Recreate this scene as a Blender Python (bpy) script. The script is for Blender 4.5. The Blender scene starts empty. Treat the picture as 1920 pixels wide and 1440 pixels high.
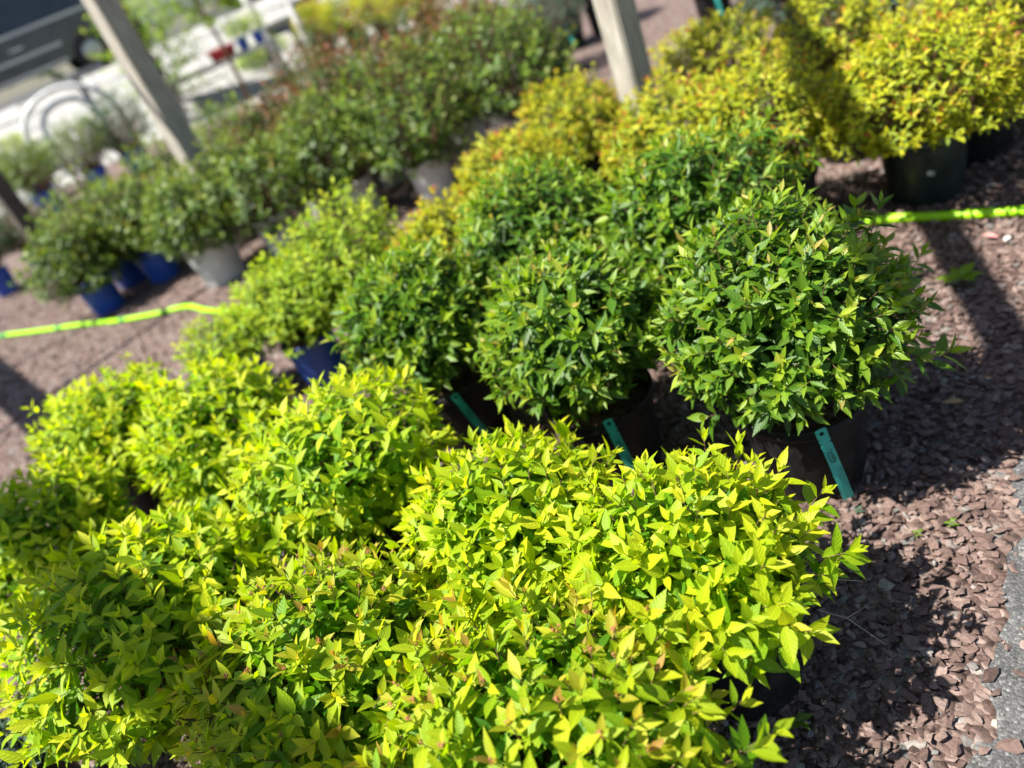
import bpy, bmesh, math, random
import numpy as np
from mathutils import Vector, Matrix

# ------------------------------------------------------------------ camera, sky, sun
sc = bpy.context.scene
COL = sc.collection
CAM_H, PITCH, ROLL, FPX = 1.40, math.radians(31.0), math.radians(23.26), 1443.0
cd = bpy.data.cameras.new('camera'); cam = bpy.data.objects.new('camera', cd); COL.objects.link(cam)
cd.sensor_width = 36.0; cd.lens = 36.0 * FPX / 1920.0
cd.clip_start = 0.05; cd.clip_end = 600
_r = Vector((1, 0, 0)); _u = Vector((0, math.sin(PITCH), math.cos(PITCH))); _f = Vector((0, math.cos(PITCH), -math.sin(PITCH)))
_cx = _r * math.cos(ROLL) - _u * math.sin(ROLL); _cy = _r * math.sin(ROLL) + _u * math.cos(ROLL)
cam.matrix_world = Matrix(((_cx.x, _cy.x, -_f.x, 0), (_cx.y, _cy.y, -_f.y, 0), (_cx.z, _cy.z, -_f.z, CAM_H), (0, 0, 0, 1)))
sc.camera = cam
cd.dof.use_dof = True; cd.dof.focus_distance = 1.36; cd.dof.aperture_fstop = 1.6; cd.dof.aperture_blades = 0

SUN_EL, SUN_AZ = math.radians(58), math.radians(-97)      # azimuth from +Y towards +X: the sun stands to the left
SUN = Vector((math.sin(SUN_AZ) * math.cos(SUN_EL), math.cos(SUN_AZ) * math.cos(SUN_EL), math.sin(SUN_EL)))
w = bpy.data.worlds.new('World'); sc.world = w; w.use_nodes = True
wn = w.node_tree; bg = wn.nodes['Background']
sky = wn.nodes.new('ShaderNodeTexSky'); sky.sky_type = 'NISHITA'; sky.sun_disc = False
sky.sun_elevation = SUN_EL; sky.sun_rotation = SUN_AZ
wn.links.new(sky.outputs[0], bg.inputs[0]); bg.inputs[1].default_value = 0.06
sl = bpy.data.lights.new('sun', 'SUN'); sl.energy = 5.0; sl.angle = math.radians(0.55); sl.color = (1.0, 0.955, 0.87)
so = bpy.data.objects.new('sun', sl); COL.objects.link(so)
so.rotation_euler = SUN.to_track_quat('Z', 'Y').to_euler(); so.location = (-6, 0, 12)
sc.view_settings.view_transform = 'Standard'; sc.view_settings.look = 'None'
sc.view_settings.exposure = 1.33; sc.view_settings.gamma = 1.0
sc.render.engine = 'CYCLES'
sc.cycles.max_bounces = 7; sc.cycles.diffuse_bounces = 4; sc.cycles.transmission_bounces = 5; sc.cycles.glossy_bounces = 2
sc.cycles.transparent_max_bounces = 4; sc.cycles.caustics_reflective = False; sc.cycles.caustics_refractive = False
sc.cycles.sample_clamp_indirect = 6.0
try:
    sc.cycles.use_denoising = True
except Exception:
    pass

rng = np.random.default_rng(11)
random.seed(5)

# ------------------------------------------------------------------ helpers
def tag(o, label=None, cat=None, group=None, kind=None):
    if label: o['label'] = label
    if cat: o['category'] = cat
    if group: o['group'] = group
    if kind: o['kind'] = kind
    return o

def empty(name, loc=(0, 0, 0), rz=0.0):
    o = bpy.data.objects.new(name, None); COL.objects.link(o)
    o.location = loc; o.rotation_euler = (0, 0, rz); o.empty_display_size = 0.05
    return o

def link(name, me, mat=None, parent=None, smooth=False):
    o = bpy.data.objects.new(name, me); COL.objects.link(o)
    if mat is not None:
        me.materials.clear(); me.materials.append(mat)
    if parent is not None: o.parent = parent
    if smooth:
        me.polygons.foreach_set('use_smooth', np.ones(len(me.polygons), bool))
    return o

def np_mesh(name, V, quads=None, tris=None, smooth=True, uv=None, attrs=None):
    """mesh from arrays; uv is per vertex"""
    me = bpy.data.meshes.new(name)
    V = np.asarray(V, np.float32)
    nq = 0 if quads is None else len(quads); nt = 0 if tris is None else len(tris)
    loops = np.concatenate([np.asarray(quads, np.int32).ravel() if nq else np.zeros(0, np.int32),
                            np.asarray(tris, np.int32).ravel() if nt else np.zeros(0, np.int32)])
    starts = np.concatenate([np.arange(nq) * 4, nq * 4 + np.arange(nt) * 3]).astype(np.int32)
    me.vertices.add(len(V)); me.vertices.foreach_set('co', V.ravel())
    me.loops.add(len(loops)); me.loops.foreach_set('vertex_index', loops)
    me.polygons.add(nq + nt); me.polygons.foreach_set('loop_start', starts)
    me.update(calc_edges=True)
    me.polygons.foreach_set('use_smooth', np.full(nq + nt, smooth))
    if uv is not None:
        l = me.uv_layers.new(name='UVMap'); l.data.foreach_set('uv', np.asarray(uv, np.float32)[loops].ravel())
    for k, a in (attrs or {}).items():
        at = me.attributes.new(k, 'FLOAT', 'POINT'); at.data.foreach_set('value', np.asarray(a, np.float32))
    me.validate()
    return me

def bm_mesh(name, bm):
    me = bpy.data.meshes.new(name); bm.normal_update(); bm.to_mesh(me); bm.free(); return me

def box(bm, x0, x1, y0, y1, z0, z1, M=None):
    vs = [bm.verts.new((x, y, z)) for x in (x0, x1) for y in (y0, y1) for z in (z0, z1)]
    for f in ((0, 1, 3, 2), (4, 6, 7, 5), (0, 4, 5, 1), (2, 3, 7, 6), (0, 2, 6, 4), (1, 5, 7, 3)):
        bm.faces.new([vs[i] for i in f])
    if M is not None:
        for v in vs: v.co = M @ v.co
    return vs

def lathe(bm, prof, n=28, c=(0, 0, 0)):
    rings = []
    for r, z in prof:
        rings.append([bm.verts.new((c[0] + r * math.cos(2 * math.pi * i / n), c[1] + r * math.sin(2 * math.pi * i / n), c[2] + z)) for i in range(n)])
    for a, b in zip(rings[:-1], rings[1:]):
        for i in range(n):
            bm.faces.new((a[i], a[(i + 1) % n], b[(i + 1) % n], b[i]))
    return rings

def tube(bm, pts, rad, n=8, cap=True):
    pts = [Vector(p) for p in pts]; rings = []
    for i, p in enumerate(pts):
        d = (pts[min(i + 1, len(pts) - 1)] - pts[max(i - 1, 0)]).normalized()
        a = d.orthogonal().normalized() if i == 0 else (rings_a - d * rings_a.dot(d)).normalized()
        rings_a = a; b = d.cross(a)
        r = rad[i] if hasattr(rad, '__len__') else rad
        rings.append([bm.verts.new(p + (a * math.cos(t) + b * math.sin(t)) * r) for t in [2 * math.pi * k / n for k in range(n)]])
    for A, B in zip(rings[:-1], rings[1:]):
        for i in range(n):
            bm.faces.new((A[i], A[(i + 1) % n], B[(i + 1) % n], B[i]))
    if cap:
        bm.faces.new(rings[0][::-1]); bm.faces.new(rings[-1])
    return rings

# ------------------------------------------------------------------ materials
def new_mat(name):
    m = bpy.data.materials.new(name); m.use_nodes = True
    nt = m.node_tree; nt.nodes.clear()
    out = nt.nodes.new('ShaderNodeOutputMaterial')
    return m, nt, out

def N(nt, t, **kw):
    n = nt.nodes.new(t)
    for k, v in kw.items():
        if k.startswith('i_'):
            n.inputs[k[2:].replace('_', ' ')].default_value = v
        else:
            setattr(n, k, v)
    return n

def ramp(nt, stops, interp='LINEAR'):
    r = nt.nodes.new('ShaderNodeValToRGB'); cr = r.color_ramp; cr.interpolation = interp
    while len(cr.elements) > 1: cr.elements.remove(cr.elements[0])
    cr.elements[0].position = stops[0][0]; cr.elements[0].color = (*stops[0][1], 1)
    for p, c in stops[1:]:
        e = cr.elements.new(p); e.color = (*c, 1)
    return r

def math_n(nt, op, a, b=None):
    n = nt.nodes.new('ShaderNodeMath'); n.operation = op
    for i, x in enumerate((a, b)):
        if x is None: continue
        if isinstance(x, (int, float)): n.inputs[i].default_value = x
        else: nt.links.new(x, n.inputs[i])
    return n.outputs[0]

def leaf_mat(name, stops, rough=0.42, trans=0.42, tmul=(1.35, 1.25, 0.5), spec=0.35, rib=1.35):
    m, nt, out = new_mat(name); L = nt.links
    ta = N(nt, 'ShaderNodeAttribute', attribute_name='tint'); ra = N(nt, 'ShaderNodeAttribute', attribute_name='rnd')
    cr = ramp(nt, stops); L.new(ta.outputs['Fac'], cr.inputs[0])
    hsv = N(nt, 'ShaderNodeHueSaturation')
    L.new(cr.outputs[0], hsv.inputs['Color'])
    L.new(math_n(nt, 'ADD', math_n(nt, 'MULTIPLY', ra.outputs['Fac'], 0.34), 0.83), hsv.inputs['Value'])
    L.new(math_n(nt, 'ADD', math_n(nt, 'MULTIPLY', ra.outputs['Fac'], -0.03), 0.515), hsv.inputs['Hue'])
    uv = N(nt, 'ShaderNodeTexCoord'); sep = N(nt, 'ShaderNodeSeparateXYZ'); L.new(uv.outputs['UV'], sep.inputs[0])
    ax = math_n(nt, 'ABSOLUTE', math_n(nt, 'SUBTRACT', sep.outputs[0], 0.5))
    mid = math_n(nt, 'LESS_THAN', ax, 0.035)
    mix = N(nt, 'ShaderNodeMix', data_type='RGBA', blend_type='MULTIPLY')
    L.new(math_n(nt, 'MULTIPLY', mid, 0.8), mix.inputs['Factor']); L.new(hsv.outputs[0], mix.inputs['A']); mix.inputs['B'].default_value = (rib, rib * 0.97, rib, 1)
    wv = math_n(nt, 'SINE', math_n(nt, 'MULTIPLY', math_n(nt, 'SUBTRACT', sep.outputs[1], math_n(nt, 'MULTIPLY', ax, 0.55)), 44.0))
    wv2 = math_n(nt, 'SUBTRACT', wv, math_n(nt, 'MULTIPLY', mid, 1.5))
    bp = N(nt, 'ShaderNodeBump'); bp.inputs['Strength'].default_value = 0.22; bp.inputs['Distance'].default_value = 0.001
    L.new(wv2, bp.inputs['Height'])
    p = N(nt, 'ShaderNodeBsdfPrincipled'); L.new(mix.outputs['Result'], p.inputs['Base Color'])
    p.inputs['Roughness'].default_value = rough; p.inputs['Specular IOR Level'].default_value = spec
    L.new(bp.outputs[0], p.inputs['Normal'])
    tm = N(nt, 'ShaderNodeMix', data_type='RGBA', blend_type='MULTIPLY'); tm.inputs['Factor'].default_value = 1
    L.new(mix.outputs['Result'], tm.inputs['A']); tm.inputs['B'].default_value = (*tmul, 1)
    tr = N(nt, 'ShaderNodeBsdfTranslucent'); L.new(tm.outputs['Result'], tr.inputs[0])
    ms = N(nt, 'ShaderNodeMixShader'); ms.inputs[0].default_value = trans
    L.new(p.outputs[0], ms.inputs[1]); L.new(tr.outputs[0], ms.inputs[2]); L.new(ms.outputs[0], out.inputs[0])
    return m

def noise_mat(name, c1, c2, scale=20.0, rough=0.6, bump=0.0, detail=6, spec=0.4, metal=0.0, stretch=None, dist=0.004, c3=None, rvar=0.0):
    m, nt, out = new_mat(name); L = nt.links
    tc = N(nt, 'ShaderNodeTexCoord'); src = tc.outputs['Object']
    if stretch:
        mp = N(nt, 'ShaderNodeMapping'); mp.inputs['Scale'].default_value = stretch; L.new(src, mp.inputs[0]); src = mp.outputs[0]
    n = N(nt, 'ShaderNodeTexNoise'); n.inputs['Scale'].default_value = scale; n.inputs['Detail'].default_value = detail; n.inputs['Roughness'].default_value = 0.65
    L.new(src, n.inputs[0])
    st = [(0.32, c1), (0.68, c2)] if c3 is None else [(0.3, c1), (0.52, c2), (0.72, c3)]
    cr = ramp(nt, st); L.new(n.outputs['Fac'], cr.inputs[0])
    p = N(nt, 'ShaderNodeBsdfPrincipled'); L.new(cr.outputs[0], p.inputs['Base Color'])
    p.inputs['Roughness'].default_value = rough; p.inputs['Specular IOR Level'].default_value = spec; p.inputs['Metallic'].default_value = metal
    if rvar:
        L.new(math_n(nt, 'ADD', math_n(nt, 'MULTIPLY', n.outputs['Fac'], rvar), rough - rvar * 0.5), p.inputs['Roughness'])
    if bump:
        b = N(nt, 'ShaderNodeBump'); b.inputs['Strength'].default_value = bump; b.inputs['Distance'].default_value = dist
        L.new(n.outputs['Fac'], b.inputs['Height']); L.new(b.outputs[0], p.inputs['Normal'])
    L.new(p.outputs[0], out.inputs[0]); return m

def stone_mat(name, sheet=False):
    m, nt, out = new_mat(name); L = nt.links
    tc = N(nt, 'ShaderNodeTexCoord')
    stops = [(0.0, (0.06, 0.04, 0.034)), (0.3, (0.125, 0.083, 0.07)), (0.6, (0.175, 0.122, 0.104)), (0.84, (0.25, 0.19, 0.165)), (0.93, (0.12, 0.125, 0.12)), (1.0, (0.32, 0.29, 0.26))]
    cr = ramp(nt, stops)
    nz = N(nt, 'ShaderNodeTexNoise'); nz.inputs['Scale'].default_value = 160 if not sheet else 30; nz.inputs['Detail'].default_value = 5; L.new(tc.outputs['Object'], nz.inputs[0])
    p = N(nt, 'ShaderNodeBsdfPrincipled'); p.inputs['Roughness'].default_value = 0.85; p.inputs['Specular IOR Level'].default_value = 0.25
    b = N(nt, 'ShaderNodeBump'); b.inputs['Strength'].default_value = 0.5
    mul = N(nt, 'ShaderNodeMix', data_type='RGBA', blend_type='MULTIPLY'); mul.inputs['Factor'].default_value = 1
    vr = ramp(nt, [(0.25, (0.62, 0.62, 0.62)), (0.75, (1.25, 1.2, 1.2))]); L.new(nz.outputs['Fac'], vr.inputs[0])
    if sheet:
        vo = N(nt, 'ShaderNodeTexVoronoi'); vo.inputs['Scale'].default_value = 62; vo.inputs['Randomness'].default_value = 1
        wz = N(nt, 'ShaderNodeTexNoise'); wz.inputs['Scale'].default_value = 45
        L.new(tc.outputs['Object'], wz.inputs[0])
        mp = N(nt, 'ShaderNodeMix', data_type='RGBA'); mp.inputs['Factor'].default_value = 0.02
        L.new(tc.outputs['Object'], mp.inputs['A']); L.new(wz.outputs['Color'], mp.inputs['B']); L.new(mp.outputs['Result'], vo.inputs['Vector'])
        sp = N(nt, 'ShaderNodeSeparateColor'); L.new(vo.outputs['Color'], sp.inputs[0]); L.new(sp.outputs[0], cr.inputs[0])
        inv = math_n(nt, 'SUBTRACT', 1.0, vo.outputs['Distance']); L.new(inv, b.inputs['Height']); b.inputs['Distance'].default_value = 0.012; b.inputs['Strength'].default_value = 0.9
    else:
        at = N(nt, 'ShaderNodeAttribute', attribute_name='tint'); L.new(at.outputs['Fac'], cr.inputs[0])
        L.new(nz.outputs['Fac'], b.inputs['Height']); b.inputs['Distance'].default_value = 0.0015
    L.new(cr.outputs[0], mul.inputs['A']); L.new(vr.outputs[0], mul.inputs['B']); L.new(mul.outputs['Result'], p.inputs['Base Color'])
    L.new(b.outputs[0], p.inputs['Normal']); L.new(p.outputs[0], out.inputs[0]); return m

def asphalt_mat(name):
    m, nt, out = new_mat(name); L = nt.links
    tc = N(nt, 'ShaderNodeTexCoord')
    vo = N(nt, 'ShaderNodeTexVoronoi'); vo.inputs['Scale'].default_value = 210; L.new(tc.outputs['Object'], vo.inputs['Vector'])
    nz = N(nt, 'ShaderNodeTexNoise'); nz.inputs['Scale'].default_value = 14; nz.inputs['Detail'].default_value = 8; L.new(tc.outputs['Object'], nz.inputs[0])
    sp = N(nt, 'ShaderNodeSeparateColor'); L.new(vo.outputs['Color'], sp.inputs[0])
    cr = ramp(nt, [(0, (0.05, 0.051, 0.052)), (0.5, (0.08, 0.08, 0.08)), (0.85, (0.115, 0.114, 0.112)), (1, (0.19, 0.187, 0.183))]); L.new(sp.outputs[0], cr.inputs[0])
    mul = N(nt, 'ShaderNodeMix', data_type='RGBA', blend_type='MULTIPLY'); mul.inputs['Factor'].default_value = 1
    vr = ramp(nt, [(0.3, (0.6, 0.6, 0.6)), (0.7, (1.3, 1.3, 1.3))]); L.new(nz.outputs['Fac'], vr.inputs[0])
    L.new(cr.outputs[0], mul.inputs['A']); L.new(vr.outputs[0], mul.inputs['B'])
    p = N(nt, 'ShaderNodeBsdfPrincipled'); p.inputs['Roughness'].default_value = 0.8; L.new(mul.outputs['Result'], p.inputs['Base Color'])
    b = N(nt, 'ShaderNodeBump'); b.inputs['Strength'].default_value = 0.7; b.inputs['Distance'].default_value = 0.003
    hh = math_n(nt, 'ADD', math_n(nt, 'MULTIPLY', sp.outputs[1], 0.8), math_n(nt, 'MULTIPLY', vo.outputs['Distance'], -0.9)); L.new(hh, b.inputs['Height'])
    L.new(b.outputs[0], p.inputs['Normal']); L.new(p.outputs[0], out.inputs[0]); return m

M = {}
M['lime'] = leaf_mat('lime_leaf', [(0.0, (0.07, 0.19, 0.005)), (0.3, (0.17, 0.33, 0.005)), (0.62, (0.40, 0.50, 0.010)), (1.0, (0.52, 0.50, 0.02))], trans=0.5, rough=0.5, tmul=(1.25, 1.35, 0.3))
M['flame'] = leaf_mat('flame_tip_leaf', [(0.0, (0.07, 0.19, 0.005)), (0.3, (0.17, 0.33, 0.005)), (0.66, (0.38, 0.46, 0.012)), (0.86, (0.46, 0.44, 0.025)), (1.0, (0.40, 0.25, 0.05))], trans=0.5, rough=0.5, tmul=(1.25, 1.35, 0.3))
M['green'] = leaf_mat('green_leaf', [(0.0, (0.042, 0.105, 0.009)), (0.35, (0.08, 0.175, 0.012)), (0.62, (0.17, 0.28, 0.016)), (0.86, (0.27, 0.35, 0.03)), (1.0, (0.33, 0.27, 0.06))], trans=0.38, rough=0.4, spec=0.4, tmul=(1.7, 1.7, 0.5))
M['gold'] = leaf_mat('gold_leaf', [(0.0, (0.085, 0.16, 0.008)), (0.35, (0.24, 0.31, 0.01)), (0.78, (0.45, 0.46, 0.016)), (0.92, (0.46, 0.34, 0.03)), (1.0, (0.42, 0.13, 0.035))], trans=0.42, rough=0.5)
M['paleg'] = leaf_mat('pale_green_leaf', [(0.0, (0.09, 0.19, 0.012)), (0.4, (0.2, 0.34, 0.014)), (0.75, (0.36, 0.48, 0.02)), (1.0, (0.46, 0.48, 0.05))], trans=0.42, rough=0.5)
M['rose'] = leaf_mat('rose_leaf', [(0.0, (0.035, 0.075, 0.012)), (0.4, (0.075, 0.145, 0.018)), (0.75, (0.17, 0.26, 0.028)), (1.0, (0.24, 0.21, 0.045))], trans=0.3, rough=0.4, tmul=(1.6, 1.5, 0.6))
M['rosered'] = leaf_mat('red_tipped_rose_leaf', [(0.0, (0.04, 0.095, 0.018)), (0.4, (0.085, 0.14, 0.026)), (0.58, (0.14, 0.10, 0.03)), (0.8, (0.17, 0.06, 0.03)), (1.0, (0.21, 0.05, 0.03))], trans=0.33, rough=0.4, tmul=(1.5, 1.3, 0.6))
M['bluegreen'] = leaf_mat('blue_green_needle', [(0.0, (0.02, 0.05, 0.035)), (0.5, (0.045, 0.09, 0.06)), (1.0, (0.12, 0.18, 0.12))], trans=0.15, rough=0.6, tmul=(1.2, 1.2, 0.8))
M['dark'] = leaf_mat('dark_evergreen_leaf', [(0.0, (0.018, 0.05, 0.018)), (0.5, (0.04, 0.1, 0.03)), (1.0, (0.1, 0.18, 0.05))], trans=0.25, rough=0.45)
M['treeleaf'] = leaf_mat('young_tree_leaf', [(0.0, (0.08, 0.16, 0.02)), (0.5, (0.2, 0.33, 0.025)), (1.0, (0.38, 0.48, 0.035))], trans=0.45, rough=0.5)
M['bud'] = noise_mat('flower_bud', (0.30, 0.10, 0.05), (0.42, 0.2, 0.08), 200, 0.7)
M['stem'] = noise_mat('stem_bark', (0.09, 0.045, 0.025), (0.2, 0.12, 0.06), 40, 0.8)
M['twig'] = noise_mat('dry_twig', (0.22, 0.17, 0.13), (0.4, 0.34, 0.28), 60, 0.8)
M['gstem'] = noise_mat('green_stem', (0.12, 0.16, 0.04), (0.22, 0.26, 0.08), 40, 0.6)
M['black'] = noise_mat('black_plastic', (0.005, 0.0055, 0.006), (0.012, 0.0125, 0.013), 26, 0.58, bump=0.15, detail=8, spec=0.25, dist=0.002, c3=(0.03, 0.031, 0.032), rvar=0.3)
M['navy'] = noise_mat('dark_green_plastic', (0.010, 0.017, 0.016), (0.022, 0.034, 0.032), 18, 0.4, spec=0.5, rvar=0.25)
M['blue'] = noise_mat('blue_plastic', (0.018, 0.07, 0.36), (0.026, 0.10, 0.5), 12, 0.4, spec=0.5, rvar=0.2)
M['whitep'] = noise_mat('grey_white_plastic', (0.5, 0.5, 0.48), (0.68, 0.68, 0.65), 14, 0.5, rvar=0.2)
M['soil'] = noise_mat('bark_mulch', (0.03, 0.018, 0.012), (0.13, 0.08, 0.045), 90, 0.95, bump=1.0, dist=0.012, c3=(0.34, 0.24, 0.13))
M['wood'] = noise_mat('weathered_timber', (0.2, 0.18, 0.15), (0.36, 0.33, 0.28), 9, 0.85, bump=0.4, stretch=(9, 9, 0.7), c3=(0.5, 0.47, 0.41))
M['shadewood'] = noise_mat('shade_tinted_timber', (0.045, 0.035, 0.03), (0.1, 0.08, 0.065), 9, 0.85, bump=0.4, stretch=(9, 9, 0.7))  # same timber as the other posts, with shade put into its colour
M['teal'] = noise_mat('teal_tag_plastic', (0.045, 0.47, 0.39), (0.06, 0.55, 0.46), 30, 0.35, spec=0.5)
M['ink'] = noise_mat('black_ink', (0.006, 0.02, 0.02), (0.01, 0.03, 0.03), 30, 0.5)
M['hose'] = noise_mat('lime_hose_rubber', (0.30, 0.66, 0.003), (0.35, 0.72, 0.004), 12, 0.4, spec=0.45)
M['hosegreen'] = noise_mat('green_hose_band', (0.02, 0.22, 0.03), (0.03, 0.3, 0.04), 12, 0.45)
M['gravel'] = stone_mat('gravel_stone'); M['ground'] = stone_mat('gravel_bed', True)
M['asphalt'] = asphalt_mat('worn_asphalt')
M['concrete'] = noise_mat('pale_concrete', (0.24, 0.23, 0.21), (0.33, 0.315, 0.29), 1.3, 0.85, bump=0.1, detail=10, c3=(0.42, 0.405, 0.375))
M['whitewall'] = noise_mat('white_block', (0.27, 0.27, 0.26), (0.4, 0.395, 0.38), 3, 0.85, bump=0.2)
M['drysoil'] = noise_mat('dry_soil', (0.3, 0.2, 0.15), (0.45, 0.34, 0.27), 2, 0.95)
M['tarmac'] = noise_mat('dark_tarmac', (0.05, 0.05, 0.052), (0.11, 0.11, 0.112), 1.2, 0.85, detail=9)
M['whitemetal'] = noise_mat('white_painted_metal', (0.6, 0.6, 0.58), (0.75, 0.75, 0.73), 8, 0.45)
M['greypost'] = noise_mat('grey_metal_post', (0.22, 0.22, 0.22), (0.34, 0.34, 0.33), 8, 0.5)
M['red'] = noise_mat('red_plastic', (0.35, 0.02, 0.03), (0.5, 0.05, 0.06), 6, 0.45)
M['carblack'] = noise_mat('black_car_paint', (0.05, 0.055, 0.062), (0.08, 0.085, 0.092), 4, 0.2, spec=0.8, metal=0.5)
M['carwhite'] = noise_mat('white_car_paint', (0.7, 0.7, 0.7), (0.78, 0.78, 0.78), 4, 0.25, spec=0.6)
M['glass'] = noise_mat('dark_car_glass', (0.015, 0.02, 0.024), (0.03, 0.036, 0.042), 3, 0.06, spec=0.8)
M['tyre'] = noise_mat('tyre_rubber', (0.012, 0.012, 0.012), (0.028, 0.028, 0.028), 20, 0.8)
M['chrome'] = noise_mat('brushed_alloy', (0.45, 0.45, 0.46), (0.6, 0.6, 0.61), 20, 0.3, metal=0.8)
M['lamp'] = noise_mat('lamp_lens', (0.5, 0.5, 0.5), (0.65, 0.65, 0.65), 5, 0.15, spec=0.8)
M['taillamp'] = noise_mat('tail_lamp_lens', (0.3, 0.01, 0.01), (0.42, 0.02, 0.02), 5, 0.2, spec=0.7)
M['dryleaf'] = noise_mat('dry_leaf', (0.26, 0.15, 0.06), (0.42, 0.28, 0.14), 60, 0.8)
M['petal'] = noise_mat('pink_petal', (0.5, 0.1, 0.12), (0.65, 0.4, 0.35), 40, 0.6)
M['label'] = noise_mat('white_label', (0.7, 0.7, 0.68), (0.78, 0.78, 0.76), 10, 0.5)

# ------------------------------------------------------------------ setting: ground, asphalt, concrete yard, bank
def sheet(name, pts, z, mat, parent=None):
    bm = bmesh.new(); bm.faces.new([bm.verts.new((x, y, z)) for x, y in pts])
    return tag(link(name, bm_mesh(name, bm), mat, parent), kind='structure')

sheet('ground', [(-220, -60), (220, -60), (220, 320), (-220, 320)], 0.0, M['ground'])
# worn asphalt along the right edge, ragged border
bm = bmesh.new(); pts = []
e0 = Vector((-0.55, -0.40)); e1 = Vector((2.6, 2.72)); dv = (e1 - e0); nv = Vector((dv.y, -dv.x)).normalized()
for i in range(90):
    t = i / 89; q = e0 + dv * t + nv * (-0.028 + 0.012 * math.sin(i * 1.3) + random.uniform(-0.014, 0.014)); pts.append((q.x, q.y))
pts += [(5.5, 2.7), (5.5, -2.5), (-0.5, -2.5)]
f = bm.faces.new([bm.verts.new((x, y, 0.006)) for x, y in pts]); bmesh.ops.triangulate(bm, faces=[f])
tag(link('asphalt_path', bm_mesh('asphalt_path', bm), M['asphalt']), kind='structure')
sheet('concrete_yard', [(-40, 15.2), (-3.4, 13.9), (-1.2, 12.9), (1.6, 11.6), (9, 9.0), (60, 10), (60, 90), (-60, 90)], 0.008, M['concrete'])
sheet('dry_verge', [(-0.9, 19.0), (0.75, 24.9), (14, 70), (60, 70), (60, 30), (20, 22.0)], 0.014, M['drysoil'])
bm = bmesh.new()
cd0, cd1 = Vector((-1.5, 17.2)), Vector((4.0, 36.0)); d_ = (cd1 - cd0).normalized(); n_ = Vector((d_.y, -d_.x)) * 0.3
vs = [(cd0 - n_), (cd0 + n_), (cd1 + n_), (cd1 - n_)]
a = [bm.verts.new((v.x, v.y, 0.0)) for v in vs]; b = [bm.verts.new((v.x, v.y, 0.12)) for v in vs]
bm.faces.new(b)
for i in range(4): bm.faces.new((a[i], a[(i + 1) % 4], b[(i + 1) % 4], b[i]))
tag(link('yard_kerb', bm_mesh('kerb', bm), M['greypost']), kind='structure')
# raised parking lot; its white retaining wall is leant back to catch the sun
bm = bmesh.new()
top = [(-40, 24.5), (-40, 60), (-2.0, 60), (-2.0, 17.1), (-3.55, 16.6), (-8.2, 14.7), (-20, 11.5)]
bm.faces.new([bm.verts.new((x, y, 1.22)) for x, y in top])
tag(link('parking_lot', bm_mesh('parking_lot', bm), M['tarmac']), kind='structure')
wall = empty('slab_bank', (-8.2, 14.62, 0)); tag(wall, 'white bank of long concrete slabs below the parked cars, sloped to catch the sun', 'bank')
wd = Vector((-3.5 + 8.2, 16.55 - 14.62)); wl = wd.length; wall.rotation_euler[2] = math.atan2(wd.y, wd.x)
sl_a = math.atan2(1.25, 2.3); sl_l = math.hypot(1.25, 2.3)
for ci in range(6):
    x = -9.0 - random.uniform(0, 0.5)
    while x < wl + 1.6:
        ln = random.uniform(1.0, 1.5); bm = bmesh.new(); o_ = random.uniform(-0.015, 0.015)
        vs_ = box(bm, x, x + ln - 0.02, ci * sl_l / 6, (ci + 1) * sl_l / 6 - .02, -.15 + o_, o_)
        bmesh.ops.bevel(bm, geom=bm.edges[:], offset=0.012, segments=1, affect='EDGES')
        bmesh.ops.rotate(bm, verts=bm.verts[:], cent=(0, 0, 0), matrix=Matrix.Rotation(sl_a, 3, 'X'))
        bmesh.ops.translate(bm, verts=bm.verts[:], vec=(0, -2.3, 0))
        link('slab', bm_mesh('slab', bm), M['whitewall'], wall); x += ln

# ------------------------------------------------------------------ gravel stones (joined: nobody could count them)
def stone_templates(n, r):
    out = []
    for k in range(n):
        bm = bmesh.new()
        for i in range(9):
            v = Vector((r.normal(), r.normal(), r.normal())).normalized()
            bm.verts.new((v.x * r.uniform(.8, 1.1), v.y * r.uniform(.8, 1.1), v.z * r.uniform(.75, 1.0)))
        bmesh.ops.convex_hull(bm, input=bm.verts[:])
        bmesh.ops.triangulate(bm, faces=bm.faces[:])
        loose = [v for v in bm.verts if not v.link_faces]
        bmesh.ops.delete(bm, geom=loose, context='VERTS')
        bm.verts.index_update()
        out.append((np.array([v.co[:] for v in bm.verts]), np.array([[v.index for v in f.verts] for f in bm.faces]))); bm.free()
    return out
ST = stone_templates(10, np.random.default_rng(3))

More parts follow.
